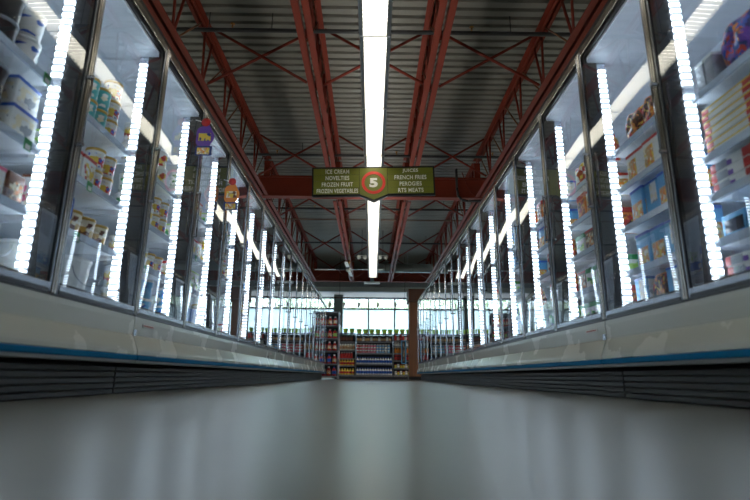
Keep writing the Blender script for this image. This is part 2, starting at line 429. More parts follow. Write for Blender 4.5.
# white lamp box hanging past the end of the row
t = thing('lamp_box', (.03, 15.6, 2.94), 'white lamp box hanging past the end of strip light row', 'lamp')
b = MB(); b.box((-.25, -.1, 0), (.25, .1, .05), M_WHITE, .008); b.build('lamp_housing', t)
b = MB(); b.box((-.06, -.05, .05), (.06, .05, .2), M_BULK, .006); b.build('lamp_mount', t)
b = MB(); b.tube((0, 0, .2), (0, 0, ROOF-2.94), .01, M_PIPE, 8); b.build('stem', t)
for s, nm in ((-1, 'ice-cream'), (1, 'juice')):
    t = thing('emergency_lamp', (.03+s*.33, 15.3, 3.72), 'white twin-headed spot lamp beside the light row, %s half' % nm, 'lamp', 'twin spot lamps')
    b = MB(); b.tube((0, 0, .05), (0, 0, ROOF-3.72), .008, M_PIPE, 8); b.build('stem', t)
    for q in (-1, 1):
        b = MB(); b.lathe([(0, -.05), (.06, -.04), (.07, .0), (.05, .06), (.02, .08)], M_WHITE, 12); b.build('lamp_head', t, (q*.09, 0, 0), (.5, q*.5, 0))
    b = MB(); b.tube((-.09, 0, .06), (.09, 0, .06), .012, M_WHITE, 8); b.build('cross_arm', t)
# ceiling fan
t = thing('ceiling_fan', (-.69, 15.0, 3.24), 'white long-bladed ceiling fan hanging over the far end', 'fan')
b = MB(); b.lathe([(0, -.06), (.05, -.05), (.08, -.02), (.08, .03), (.05, .07), (.02, .09)], M_WHITE, 18); b.build('motor', t)
b = MB(); b.tube((0, 0, .08), (0, 0, ROOF-3.24), .014, mat('fan_rod', srgb(150, 140, 110), .4), 8); b.build('rod', t)
b = MB(); b.lathe([(.02, .2), (.05, .22), (.05, .3), (.02, .32)], M_BRASS, 12); b.build('canopy', t)
for a in (178, 88, -2, -92):
    b = MB(); b.box((.1, -.02, -.004), (.45, .02, .004), M_ALU)
    b.box((.4, -.05, -.006), (1.05, .05, .006), M_WHITE, .004)
    b.build('blade', t, (0, 0, .02), (math.radians(4), 0, math.radians(a)))
# track with small spots in front of the windows
t = thing('light_track', (0, 19.0, 2.97), 'grey lighting track across the windows at the aisle end', 'lighting track')
b = MB(); b.box((-4.5, -.03, 0), (4.5, .03, .05), M_ALU); b.build('track_bar', t)
for x in (-3.4, -1.2, 1.3, 3.4): b = MB(); b.tube((x, 0, .05), (x, 0, ROOF-2.97), .008, M_ALU, 6); b.build('drop_rod', t)
for i, (x, nm) in enumerate(((-1.55, 'beyond the end rack'), (-1.02, 'in front of the grey column'), (-.45, 'over the mustard shelves'), (.27, 'over the middle shelves'), (.95, 'near the wood column'))):
    o = thing('track_spot', (x, 19.0, 2.97), 'small white track spotlight %s' % nm, 'spotlight', 'track spotlights')
    b = MB(); b.tube((0, 0, 0), (0, 0, -.16), .01, M_BULK, 8); b.build('stem', o)
    b = MB(); b.lathe([(.035, -.14), (.06, 0), (.03, .04), (0, .05)], M_WHITE, 12); b.build('lamp_head', o, (0, 0, -.2), (.35, .2, 0))

# ------------------------------------------------------------------ hanging aisle sign
M_SG = mat('sign_green', srgb(126, 129, 42), .4, var=(6, .08))
M_SGD = mat('sign_green_seam', srgb(52, 54, 18), .5)
M_TXT = mat('sign_lettering', srgb(252, 248, 230), .5)
M_RING = mat('sign_ring_red', srgb(232, 62, 40), .4)
sg = thing('aisle_sign', (.018, 6.4, 2.687), 'olive green hanging aisle sign with a red ringed 5', 'sign')
sg.rotation_euler = (0, math.radians(-1.5), 0)
w, h0, h1, tip = .838, .212, -.212, -.30
def outline(i): return [(-w+i, h0-i), (w-i, h0-i), (w-i, h1+i), (.19, h1+i), (0, tip+i*1.3), (-.19, h1+i), (-w+i, h1+i)]
b = MB(); b.prism(outline(0), -.012, .03, M_BLACK); b.build('backing_board', sg)
b = MB(); b.prism([(-.19, h0-.025), (.19, h0-.025), (.19, h1+.025), (0, tip+.035), (-.19, h1+.025)], -.022, -.012, M_SG); b.build('centre_panel', sg)
for s in (-1, 1):
    for r in range(4):
        z1 = h0-.025-r*.0935; z0 = z1-.090
        b = MB(); b.box((s*.195, -.020, z0), (s*(w-.022), -.012, z1), M_SG, .002); b.build('category_strip', sg)
b = MB(); n = 40; k = b.mi(M_RING)
for i in range(n):
    a0, a1 = 2*PI*i/n, 2*PI*(i+1)/n
    c = lambda r, a, y: (r*math.cos(a), y, -.026+r*math.sin(a))
    for pts in ((c(.124, a0, -.03), c(.163, a0, -.03), c(.163, a1, -.03), c(.124, a1, -.03)),
                (c(.163, a0, -.03), c(.163, a0, -.022), c(.163, a1, -.022), c(.163, a1, -.03)),
                (c(.124, a0, -.03), c(.124, a1, -.03), c(.124, a1, -.022), c(.124, a0, -.022))):
        b.quad(pts, M_RING)
b.build('number_ring', sg)
def lettering(txt, x, z, width, cap, y=-.0205, bold=.02):
    cu = bpy.data.curves.new('lettering', 'FONT'); cu.body = txt; cu.align_x = 'CENTER'; cu.align_y = 'CENTER'
    cu.size = 1; cu.extrude = .02; cu.offset = bold; cu.space_character = 1.08
    cu.materials.append(M_TXT)
    o = link('lettering', cu, sg, (x, y, z), (PI/2, 0, 0))
    bpy.context.view_layer.update()
    d = o.dimensions
    me = bpy.data.meshes.new_from_object(o.evaluated_get(bpy.context.evaluated_depsgraph_get()))
    ys = [v.co.y for v in me.vertices]; cy = (min(ys)+max(ys))/2
    xs = [v.co.x for v in me.vertices]; cx = (min(xs)+max(xs))/2
    for v in me.vertices: v.co = ((v.co.x-cx)*width/d.x, (v.co.y-cy)*cap/d.y, v.co.z*.06)
    bpy.data.objects.remove(o)
    return link('lettering', me, sg, (x, y, z), (PI/2, 0, 0))
U = .01366
for r, (tx, wd) in enumerate((('ICE CREAM', 23.6), ('NOVELTIES', 23.6), ('FROZEN FRUIT', 31), ('FROZEN VEGETABLES', 41))):
    lettering(tx, -36*U*1.0, h0-.070-r*.0935, wd*U, .061)
for r, (tx, wd) in enumerate((('JUICES', 15.8), ('FRENCH FRIES', 32), ('PEROGIES', 22), ('RTS MEATS', 25.2))):
    lettering(tx, 37*U, h0-.070-r*.0935, wd*U, .061)
lettering('5', 0, -.026, .115, .135, -.0235, .05)
for s in (-1, 1):
    b = MB(); b.tube((s*.09, 0, h0), (s*.09, 0, 2.972-2.687), .004, M_PIPE, 6); b.build('hanging_rod', sg)

# ------------------------------------------------------------------ freezer cases
XD = 1.34                      # door plane, distance from the aisle's middle
PITCH = .762; YM = 2.10        # mullion k stands at YM + k*PITCH
mull = lambda k: YM + k*PITCH
SH_L = [.47, .79, 1.07, 1.41]
SH_R = [.47, .70, .96, 1.20, 1.44]
SH_R0 = [.47, .68, .88, 1.06, 1.36]
def shelf_levels(s, k): return SH_L if s < 0 else (SH_R0 if k <= 0 else SH_R)
def pane_mesh(w, h, seed):
    """glass with the slight bow of a sealed unit; local x = outward thickness, y along the door"""
    rnd = random.Random(seed)
    a1, a2 = .0016+.0007*rnd.random(), .0006*(rnd.random()-.5); tl = .0035*(rnd.random()-.5)
    b = MB(); N, Mz = 18, 22; fr, bk = [], []
    for i in range(N+1):
        for j in range(Mz+1):
            u, v = i/N, j/Mz
            d = -a1*math.sin(PI*u)*(math.sin(PI*v)**.5) + a2*math.sin(2*PI*u) + tl*(u-.5)
            fr.append(b.bm.verts.new((d, (u-.5)*w, v*h))); bk.append(b.bm.verts.new((d+.006, (u-.5)*w, v*h)))
    k = b.mi(M_GLASS); I = lambda i, j: i*(Mz+1)+j
    for i in range(N):
        for j in range(Mz):
            f = b.bm.faces.new((fr[I(i, j)], fr[I(i, j+1)], fr[I(i+1, j+1)], fr[I(i+1, j)])); f.smooth = True
            f = b.bm.faces.new((bk[I(i, j)], bk[I(i+1, j)], bk[I(i+1, j+1)], bk[I(i, j+1)])); f.smooth = True
    return b.mesh('glass_pane', recalc=False)
PANES = [pane_mesh(PITCH-.09, 1.575, q) for q in range(6)]
ZS, ZH = .435, 2.165           # door bottom and top
def make_case(s, k0, k1, label, first, last):
    t = thing('freezer_case', (s*XD, mull(k0), 0), label, 'freezer', 'glass door freezer cases')
    ya, yb = .003, (k1-k0)*PITCH-.003
    X = lambda d: s*d                        # local: distance behind the door plane, positive away from the aisle
    b = MB()
    b.box((X(.76), ya, .40), (X(.80), yb, 2.17), M_LINER)
    b.box((X(.02), ya, .385), (X(.76), yb, .43), M_LINER)
    b.box((X(.03), ya, 2.09), (X(.76), yb, 2.17), M_LINER)
    if last: b.box((X(.02), yb-.04, .43), (X(.76), yb, 2.09), M_LINER)
    if first: b.box((X(.02), ya, .43), (X(.76), ya+.04, 2.09), M_LINER)
    b.build('cabinet', t)
    b = MB(); b.box((X(.0), ya, 2.165), (X(.03), yb, 2.18), M_CHROME); b.box((X(.012), ya, 2.18), (X(.10), yb, 2.225), M_BLACK); b.build('top_trim', t)
    # cream front: flat upper panel, rolled lower bumper
    b = MB()
    b.extrude_y([(X(.0), .425), (X(-.002), .40), (X(.002), .322), (X(-.004), .317), (X(-.032), .250), (X(-.037), .232), (X(-.037), .213), (X(.03), .213), (X(.03), .425)], ya+.001, yb-.001, M_PANEL)
    b.build('front_panel', t)
    b = MB(); b.box((X(.002), ya, .425), (X(.03), yb, .434), M_BLACK); b.build('panel_gasket', t)
    b = MB(); b.box((X(-.043), ya, .183), (X(.0), yb, .211), M_BLUE, .006); b.build('bumper_strip', t)
    b = MB(); b.box((X(-.033), ya, .168), (X(.06), yb, .183), M_LIP); b.build('bumper_lip', t)
    b = MB(); b.box((X(.10), ya, .02), (X(.74), yb, .385), M_DARK); b.box((X(.06), ya, .17), (X(.10), yb, .385), M_DARK); b.build('base_tray', t)
    b = MB()
    pr = []
    for q in range(5):
        z = .004+q*.03
        pr += [(X(.074), z), (X(.070), z+.003), (X(.070), z+.022), (X(.074), z+.025), (X(.078), z+.0275)]
    pr += [(X(.086), .158), (X(.099), .158), (X(.099), .004)]
    b.extrude_y(pr, ya+.004, yb-.004, M_KICK); b.build('kick_plate', t)
    b = MB(); b.box((X(-.004), ya+.0, .318), (X(.0), ya+.035, .352), M_ALU); b.build('seam_clip', t)
    b = MB(); b.box((X(-.0045), ya+.10, .375), (X(.0), ya+.26, .392), mat('badge_cream', srgb(186, 176, 164), .4)); b.box((X(-.0055), ya+.115, .380), (X(-.004), ya+.245, .387), mat('badge_red', srgb(150, 70, 60), .5)); b.build('badge', t)
    # posts between doors with their lights
    for k in range(k0, k1+1):
        y = (k-k0)*PITCH
        y0_, y1_ = max(ya, y-.026), min(yb, y+.026)
        b = MB(); b.box((X(.03), y0_, .43), (X(.105), y1_, 2.09), M_BLACK); b.build('mullion', t)
        for q in (-1, 1):
            if (k == k0 and q < 0) or (k == k1 and q > 0): continue
            b = MB(); yy = y+q*.004 if k0 < k < k1 else y
            b.box((X(.105), y+q*.002, .46), (X(.158), y+q*.030, 2.085), M_LEDBODY)
            o = b.build('light_channel', t)
            b = MB(); [b.extrude_z([(X(.106), y+q*.030), (X(.110), y+q*.040), (X(.152), y+q*.040), (X(.157), y+q*.030)], za_, zb_, M_LED) for za_, zb_ in ((.50, 1.40), (1.43, 2.03))]; b.build('led_strip', o)
    for k in range(k0, k1):
        y0_ = (k-k0)*PITCH+.003; y1_ = y0_+PITCH-.006; yc = (y0_+y1_)/2
        b = MB()
        for ya_, yb_ in ((y0_, y0_+.030), (y1_-.030, y1_)):
            sg_ = 1 if ya_ < yc else -1
            e0 = ya_ if sg_ > 0 else yb_
            b.box((X(-.005), e0+sg_*.0, ZS), (X(.030), e0+sg_*.011, ZH), M_CHROME, .003)
            b.box((X(.004), e0+sg_*.011, ZS), (X(.030), e0+sg_*.017, ZH), M_BLACK)
            b.box((X(-.002), e0+sg_*.017, ZS), (X(.030), e0+sg_*.030, ZH), M_ALU, .004)
        b.box((X(-.002), y0_+.03, ZS), (X(.028), y1_-.03, ZS+.016), M_BLACK); b.box((X(-.004), y0_+.03, ZS+.016), (X(.028), y1_-.03, ZS+.042), M_ALU, .002)
        b.box((X(-.002), y0_+.03, ZH-.038), (X(.028), y1_-.03, ZH), M_CHROME, .004)
        # black border behind the edge of the glass
        for a_, c_ in (((y0_+.03, ZS+.042), (y0_+.052, ZH-.038)), ((y1_-.052, ZS+.042), (y1_-.03, ZH-.038)), ((y0_+.052, ZS+.042), (y1_-.052, ZS+.056)), ((y0_+.052, ZH-.06), (y1_-.052, ZH-.038))):
            b.box((X(.014), a_[0], a_[1]), (X(.030), c_[0], c_[1]), M_BLACK)
        d = b.build('door', t)
        g = link('glass_pane', PANES[(k*7+s+20) % 6], d, (X(.006), yc, ZS+.04), (0, 0, 0 if s > 0 else PI))
        b = MB(); hy = y1_-.016
        b.tube((X(-.030), hy, 1.10), (X(-.030), hy, 1.46), .0055, M_HANDLE, 10)
        for hz in (1.11, 1.45): b.box((X(-.037), hy-.009, hz-.009), (X(-.003), hy+.009, hz+.009), M_HANDLE, .004)
        b.build('handle', d)
        for n, z in enumerate(shelf_levels(s, k+1)):
            b = MB(); b.box((X(.138), y0_+.04, z-.022), (X(.72), y1_-.04, z), M_SHELF)
            sh = b.build('shelf', t)
            b = MB(); b.extrude_y([(X(.122), z-.034), (X(.138), z-.030), (X(.138), z+.004), (X(.131), z+.006)], y0_+.045, y1_-.045, M_RAIL); b.build('price_rail', sh)
            b = MB()
            for q in (y0_+.06, y1_-.075):
                b.extrude_y([(X(.18), z-.022), (X(.70), z-.05), (X(.70), z-.022)], q, q+.012, M_SHELF)
            b.build('shelf_bracket', sh)
    return t
names = {(-4, 1): 'starting beside the camera', (1, 6): 'second unit along, under the near roof steel', (6, 11): 'third unit along, beyond the sign', (11, 16): 'furthest unit, at the end shelves'}
for s in (-1, 1):
    for (k0, k1), nm in names.items():
        if s < 0 and k1 == 16: k1 = 17
        make_case(s, k0, k1, 'glass-door freezer case on the %s side, %s' % (SIDE[s], nm.replace('furthest', 'last')), k0 == -4, k1 >= 16)
# cases behind the camera are left out; the row above already starts behind it

# ------------------------------------------------------------------ frozen goods
C = dict(white=srgb(236, 236, 232), cream=srgb(240, 228, 196), gold=srgb(214, 170, 72), turq=srgb(64, 178, 178), red=srgb(200, 48, 44), blue=srgb(40, 96, 196),
         lblue=srgb(96, 176, 226), dblue=srgb(32, 54, 120), pink=srgb(226, 96, 140), brown=srgb(120, 68, 40), dbrown=srgb(66, 40, 30), yellow=srgb(240, 204, 70), orange=srgb(236, 138, 44),
         green=srgb(48, 150, 84), lgreen=srgb(178, 228, 110), purple=srgb(108, 66, 160), black=srgb(28, 28, 34), grey=srgb(150, 156, 164), tan=srgb(206, 168, 116), lime=srgb(190, 240, 90))
cm = lambda n, r=.35: mat('pack_'+n, C[n], r)
PROTO = {}
def proto_tub(key, kind, look, body, band, lid, R=.060, Hh=.135, arts=None):
    def mk(name, o_lid):
        b = MB(); r0, h = R*.86, Hh*.87
        at = lambda f: r0+(R-r0)*f
        ms = [cm(body), cm(body), arts or cm(band), cm(body)]
        b.lathe([(0, 0), (r0, .0), (at(.14), h*.14), (at(.84), h*.84), (R, h)], None, 22, ms=ms)
        if o_lid: lidshape(b)
        return b.mesh(name)
    def lidshape(b): b.lathe([(R*.98, Hh*.855), (R*1.05, Hh*.86), (R*1.05, Hh*.975), (R*.97, Hh*.985), (R*.95, Hh*.965), (0, Hh*.965)], cm(lid), 22)
    b = MB(); lidshape(b)
    PROTO[key] = dict(kind=kind, look=look, w=R*2.12, d=R*2.12, h=Hh, mesh=mk(kind, True), body=mk(kind, False), lid=b.mesh('lid'))
def proto_box(key, kind, look, w, d, h, main, edge, art_m, patch=(.1, .9, .12, .72), edge_h=.14, cat=None, end=None):
    """w along the shelf, d into it, h up; the front faces local -x"""
    b = MB()
    b.box((-d/2, -w/2, 0), (d/2, w/2, h), cm(main), min(.004, h*.1))
    e = .0012
    if edge:                                   # printed band along the top of the front and the two ends
        b.box((-d/2-e, -w/2-e, h*(1-edge_h)), (d/2-.004, w/2+e, h-.003), cm(edge))
    if art_m:
        y0, y1, z0, z1 = patch
        b.box((-d/2-e*.8, -w/2+w*y0, h*z0), (-d/2+.004, -w/2+w*y1, h*z1), art_m)
        for q in (-1, 1): b.box((-d*.38, q*(w/2+e*.8), h*z0), (d*.38, q*(w/2-.004), h*z1), art_m)
    if end:
        for q in (-1, 1): b.box((-d/2-e*.9, q*(w/2+e*.9), h*.06), (-d/2+d*.10, q*(w/2-w*.14), h*.94), cm(end))
    PROTO[key] = dict(kind=kind, look=look, w=w+.004, d=d, h=h+.001, mesh=b.mesh(kind))
def proto_bag(key, kind, look, w, d, h, a, rim):
    b = MB(); N = 12; rnd = random.Random(key); F, K = {}, {}
    k0, k1 = b.mi(a), b.mi(cm(rim))
    for i in range(N+1):
        for j in range(N+1):
            u, v = i/N*2-1, j/N*2-1
            q = max(0, (1-u**4))**.6*max(0, (1-v**4))**.6
            t = d/2*q*(1+.25*math.sin(5*u+key.__len__())*math.cos(4*v)) + .0015
            wv = 1+.04*math.sin(9*v)
            F[i, j] = b.bm.verts.new((-t+rnd.uniform(-.002, .002)*q, u*w/2*wv, (v+1)/2*h)); K[i, j] = b.bm.verts.new((t, u*w/2*wv, (v+1)/2*h))
    for i in range(N):
        for j in range(N):
            for G in (F, K):
                f = b.bm.faces.new((G[i, j], G[i+1, j], G[i+1, j+1], G[i, j+1])); f.smooth = True; f.material_index = k1 if j in (N-1,) else k0
    for i in range(N):
        for q in ((F[i, 0], F[i+1, 0], K[i+1, 0], K[i, 0]), (F[i, N], F[i+1, N], K[i+1, N], K[i, N]), (F[0, i], F[0, i+1], K[0, i+1], K[0, i]), (F[N, i], F[N, i+1], K[N, i+1], K[N, i])):
            b.bm.faces.new(q).material_index = k1
    PROTO[key] = dict(kind=kind, look=look, w=w*1.06, d=d*1.3, h=h, mesh=b.mesh(kind))

a_fruit = art('art_fruit', [C['cream'], C['red'], C['white'], C['yellow'], C['tan']], 30)
a_food = art('art_food', [C['yellow'], C['orange'], C['tan'], C['cream']], 34)
a_brown = art('art_brown', [C['brown'], C['tan'], C['dbrown'], C['orange'], C['cream']], 32)
a_blue = art('art_blue', [C['blue'], C['lblue'], C['white'], C['lblue']], 26)
a_mix = art('art_mix', [C['white'], C['red'], C['yellow'], C['white'], C['blue'], C['cream']], 30)
a_white = art('art_white', [C['white'], C['white'], C['cream'], C['grey'], C['white']], 24)
a_green = art('art_green', [C['white'], C['green'], C['white'], C['lgreen'], C['white']], 20)
a_turq = art('art_turq', [C['turq'], C['turq'], C['white'], C['turq'], C['cream']], 20)
a_pink = art('art_pink', [C['white'], C['pink'], C['cream'], C['white']], 24)
a_purple = art('art_purple', [C['purple'], C['blue'], C['red'], C['orange'], C['dblue'], C['purple']], 22, warp=.12)
a_orange = art('art_orange', [C['orange'], C['red'], C['brown'], C['yellow'], C['dbrown']], 24, warp=.12)
proto_tub('black_tub', 'ice_cream_tub', 'black ice cream tub with a clear lid', 'black', 'black', 'grey', .066, .125, art('art_blacktub', [C['black'], C['black'], C['dbrown'], C['black'], C['cream']], 16))
proto_tub('white_tub', 'ice_cream_tub', 'white ice cream tub with a blue band', 'white', 'blue', 'white', .064, .135, art('art_bluewhite', [C['white'], C['white'], C['blue'], C['white'], C['white']], 14, stretch=(1, 1, 2)))
proto_tub('turq_tub', 'ice_cream_carton', 'gold-lidded turquoise ice cream carton', 'turq', 'turq', 'gold', .050, .13, a_turq)
proto_tub('red_tub', 'ice_cream_carton', 'gold-lidded red and white ice cream carton', 'white', 'red', 'gold', .050, .125, a_mix)
proto_tub('gold_tub', 'ice_cream_tub', 'gold-lidded cream round tub', 'cream', 'gold', 'gold', .060, .125, art('art_goldtub', [C['cream'], C['gold'], C['brown'], C['white'], C['gold']], 18))
proto_tub('yellow_tub', 'ice_cream_tub', 'yellow-banded white ice cream tub', 'white', 'yellow', 'white', .060, .135, art('art_yellowtub', [C['white'], C['yellow'], C['white'], C['red'], C['cream']], 18))
proto_tub('blue_tub', 'ice_cream_tub', 'pale blue ice cream tub', 'lblue', 'lblue', 'white', .058, .13, a_blue)
proto_tub('green_tub', 'ice_cream_tub', 'green and white ice cream tub', 'white', 'green', 'white', .058, .13, a_green)
proto_box('blue_edge_box', 'novelty_box', 'white frozen treat box with blue edge', .15, .12, .13, 'white', 'blue', a_white)
proto_box('pink_box', 'novelty_box', 'white frozen treat box with pink edge', .16, .13, .13, 'white', 'pink', a_pink)
proto_box('brown_box', 'novelty_box', 'brown chocolate treat box', .10, .12, .13, 'brown', None, a_brown)
proto_box('green_carton', 'novelty_box', 'white and green frozen treat box', .10, .12, .16, 'white', 'lgreen', a_green, edge_h=.08)
proto_box('redtop_box', 'novelty_box', 'white frozen treat box with red edge', .12, .12, .15, 'white', 'red', a_fruit)
proto_box('brown_edge', 'novelty_box', 'tall white treat box with brown edge', .105, .12, .21, 'white', 'brown', a_pink, edge_h=.08)
proto_box('blue_carton', 'novelty_box', 'blue and white treat box', .10, .12, .17, 'white', 'blue', None, edge_h=.66)
proto_box('purple_box', 'novelty_box', 'purple treat box', .12, .12, .15, 'purple', 'yellow', a_mix)
proto_box('flat_yellow', 'frozen_dinner_box', 'thin white dinner box with yellow edge', .29, .16, .031, 'white', 'yellow', None, edge_h=.30, end='red')
proto_box('flat_purple', 'frozen_dinner_box', 'flat white and purple dinner box', .22, .17, .044, 'white', None, art('art_flatpurple', [C['white'], C['purple'], C['white'], C['purple'], C['grey']], 9), (.42, .98, .1, .9), end='red')
proto_box('red_dinner', 'frozen_dinner_box', 'white dinner box with red edge', .17, .13, .17, 'white', 'red', a_food, (.45, .95, .1, .75), .12)
proto_box('blue_dinner', 'frozen_dinner_box', 'light blue dinner box with golden food', .13, .12, .188, 'lblue', 'blue', a_food, (.08, .92, .08, .55), .10)
proto_box('bluewhite_carton', 'frozen_dinner_box', 'blue carton with white panel', .12, .12, .183, 'lblue', 'blue', a_white, (.1, .6, .3, .9), .08)
proto_box('meat_box', 'frozen_dinner_box', 'brown dinner box showing meat', .12, .12, .14, 'brown', 'red', a_brown, (.05, .95, .1, .8), .12)
proto_box('grey_pack', 'frozen_dinner_box', 'slim grey upright carton', .055, .12, .15, 'grey', 'white', None, edge_h=.1)
proto_box('tray_blue', 'frozen_dinner_box', 'light blue meal box with dark window', .14, .15, .10, 'lblue', None, mat('pack_window', srgb(24, 30, 52), .2), (.1, .9, .2, .75))
proto_box('green_dinner', 'frozen_dinner_box', 'white dinner box with green panel', .15, .13, .14, 'white', 'green', a_green, edge_h=.25)
proto_box('orange_dinner', 'frozen_dinner_box', 'orange and red dinner box', .14, .13, .18, 'orange', 'red', a_orange, edge_h=.2)
proto_bag('purple_bag', 'frozen_food_bag', 'purple and blue frozen food bag', .19, .09, .23, a_purple, 'blue')
proto_bag('orange_bag', 'frozen_food_bag', 'orange and brown frozen food bag', .17, .09, .185, a_orange, 'orange')
proto_bag('red_bag', 'frozen_food_bag', 'red and gold frozen food bag', .17, .09, .19, art('art_redbag', [C['red'], C['yellow'], C['red'], C['white'], C['orange']], 20), 'red')
proto_bag('white_bag', 'frozen_food_bag', 'white frozen food bag with blue print', .17, .09, .185, a_blue, 'white')
proto_bag('green_bag', 'frozen_food_bag', 'green frozen vegetable bag', .17, .08, .162, art('art_greenbag', [C['green'], C['lgreen'], C['white'], C['green'], C['dblue']], 20), 'green')
# big white pail with bail handle
b = MB(); R = .132
b.lathe([(0, 0), (R*.86, 0), (R, .205)], cm('white'), 28); pail_b = b.mesh('ice_cream_pail')
b = MB(); b.lathe([(R*.99, .20), (R*1.05, .201), (R*1.05, .22), (R*.98, .223), (R*.96, .215), (0, .215)], cm('white'), 28); pail_l = b.mesh('lid')
b = MB()
for i in range(14):
    a0, a1 = PI*i/14, PI*(i+1)/14
    b.tube((-R*1.04-.012*math.sin(a0), R*1.0*math.cos(a0), .16-.08*math.sin(a0)), (-R*1.04-.012*math.sin(a1), R*1.0*math.cos(a1), .16-.08*math.sin(a1)), .0025, cm('grey'), 6)
pail_h = b.mesh('handle')
PROTO['pail'] = dict(kind='ice_cream_pail', look='large white ice cream pail', w=R*2.12, d=R*2.15, h=.224, body=pail_b, lid=pail_l, handle=pail_h)

LEVEL = {4: ['bottom', 'second', 'third', 'top'], 5: ['bottom', 'second', 'third', 'fourth', 'top']}
STK = ['lowest', 'second-lowest', 'third-up', 'fourth-up', 'fifth-up', 'sixth-up', 'seventh-up', 'eighth-up']
def put(key, s, x, y, z, label, group, detail, rz=0):
    p = PROTO[key]
    base = 0 if s > 0 else PI
    if 'body' in p and (detail or 'mesh' not in p):
        o = link(p['kind'], p['body'], None, (s*x, y, z), (0, 0, base+rz))
        link('lid', p['lid'], o)
        if 'handle' in p: link('handle', p['handle'], o)
    else:
        o = link(p['kind'], p['mesh'], None, (s*x, y, z), (0, 0, base+rz))
    return tag(o, label, p['kind'].replace('_', ' ').replace('ice cream ', '').replace('frozen ', '').replace('novelty ', '').replace('dinner ', ''), group)
def fill(s, k, lev, seq, y_from=None, detail=None):
    """seq: (kind, stack) from the near end of the shelf to its far end"""
    levels = shelf_levels(s, k); z0 = levels[lev]+.001
    y = mull(k-1)+.066 if y_from is None else y_from
    yend = mull(k)-.06
    det = k <= 2 if detail is None else detail
    if k == 0:                             # only the far end of these shelves is in the picture: pack them to that end
        tot = 0; keep = []
        for key, st in reversed(seq):
            tot += PROTO[key]['w']+.009
            if yend-tot < mull(k-1)+.06: break
            keep.append((key, st)); y = yend-tot+.006
        seq = keep[::-1]
    n = 0
    room = (levels[lev+1]-.045 if lev+1 < len(levels) else 2.07) - z0 + .003
    for key, st in seq:
        p = PROTO[key]
        if y+p['w'] > yend: break
        for q in range(st):
            if (q+1)*p['h'] > room: break
            jx = random.uniform(0, .012); rz = random.uniform(-.05, .05) if st == 1 else random.uniform(-.025, .025)
            if 'flat' in key: rz = 0; jx = random.uniform(0, .006)
            where = ('%s on' % ORD[n]) if st == 1 else ('%s pile %s,' % (ORD[n], STK[q]))
            door = ORD[k+1]
            lb = '%s, %s %s shelf, %s %s-side door' % (p['look'], where, LEVEL[len(levels)][lev], door, SIDE[s])
            put(key, s, XD+.146+p['d']/2+jx, y+p['w']/2, z0+q*p['h'], lb, '%s on the %s side' % (p['kind'].replace('_', ' ')+'s', SIDE[s]), det, rz)
        y += p['w']+random.uniform(.004, .009); n += 1
# ice-cream side, the doors one can read; door number k ends at mullion k
T = lambda key, st=1, n=1: [(key, st)]*n
LEFT = {
 0: [T('white_tub', 2, 4)+T('pail'), T('black_tub', 2, 3)+T('pink_box', 2)+T('brown_box', 1), T('black_tub', 2, 4)+T('blue_edge_box', 2), T('black_tub', 2, 4)+T('white_tub', 2)],
 1: [T('pail', 1, 2)+T('white_tub', 1), T('brown_edge', 1)+T('blue_carton')+T('gold_tub', 2, 3), T('green_carton')+T('redtop_box', 1, 2)+T('red_tub', 2, 3), T('turq_tub', 2, 1)+T('turq_tub', 3, 1)+T('turq_tub', 2, 2)+T('red_tub', 3, 2)],
 2: [T('yellow_tub', 2, 2)+T('blue_tub', 2, 3), T('yellow_tub', 2, 3)+T('red_tub', 2, 2), T('green_tub', 2)+T('yellow_tub', 2, 2)+T('red_tub', 2, 2), T('yellow_tub', 2, 2)+T('green_tub', 1)+T('yellow_tub', 2, 2)],
 3: [T('blue_tub', 2, 2)+T('blue_carton', 1, 3), T('redtop_box', 1, 2)+T('blue_carton')+T('green_carton', 1, 2), T('green_carton', 1, 3)+T('redtop_box', 1, 2), T('green_tub', 2, 2)+T('redtop_box', 1, 2)],
}
pool_l = ['blue_tub', 'green_tub', 'yellow_tub', 'red_tub', 'redtop_box', 'green_carton', 'blue_edge_box', 'gold_tub', 'purple_box', 'blue_carton']
pool_r = ['red_dinner', 'blue_dinner', 'orange_bag', 'red_bag', 'meat_box', 'green_dinner', 'orange_dinner', 'white_bag', 'bluewhite_carton', 'green_bag']
rnd = random.Random(11)
for k in range(0, 7):
    if k in LEFT: seqs = LEFT[k]
    else: seqs = [sum((T(rnd.choice(pool_l), rnd.choice((1, 1, 2))) for _ in range(6)), []) for _ in range(4)]
    for lev, sq in enumerate(seqs): fill(-1, k, lev, sq)
RIGHT = {
 0: [T('green_bag', 1, 2)+T('green_dinner', 1)+T('flat_purple', 3), T('flat_purple', 2)+T('tray_blue', 1, 3), T('flat_purple', 3, 3), T('flat_yellow', 7, 2), T('purple_bag', 1, 3)+T('grey_pack', 1, 2)],
 1: [T('white_bag', 1)+T('bluewhite_carton')+T('orange_bag', 1)+T('bluewhite_carton', 1), T('blue_dinner')+T('bluewhite_carton', 1)+T('blue_dinner', 1, 2)+T('meat_box'), T('blue_dinner', 1, 2)+T('bluewhite_carton')+T('blue_dinner')+T('meat_box'), T('white_bag')+T('red_dinner', 1, 3), T('orange_bag', 1, 3)+T('meat_box', 1)],
 2: [T('orange_dinner', 1, 2)+T('green_dinner', 1, 2), T('green_dinner', 1, 3)+T('meat_box', 1), T('orange_dinner', 1, 2)+T('meat_box')+T('green_dinner'), T('red_dinner', 1, 2)+T('orange_dinner', 1, 2), T('red_bag', 1, 3)+T('orange_bag')],
}
for k in range(0, 7):
    if k in RIGHT: seqs = RIGHT[k]
    else: seqs = [sum((T(rnd.choice(pool_r), 1) for _ in range(6)), []) for _ in range(5)]
    for lev, sq in enumerate(seqs): fill(1, k, lev, sq)

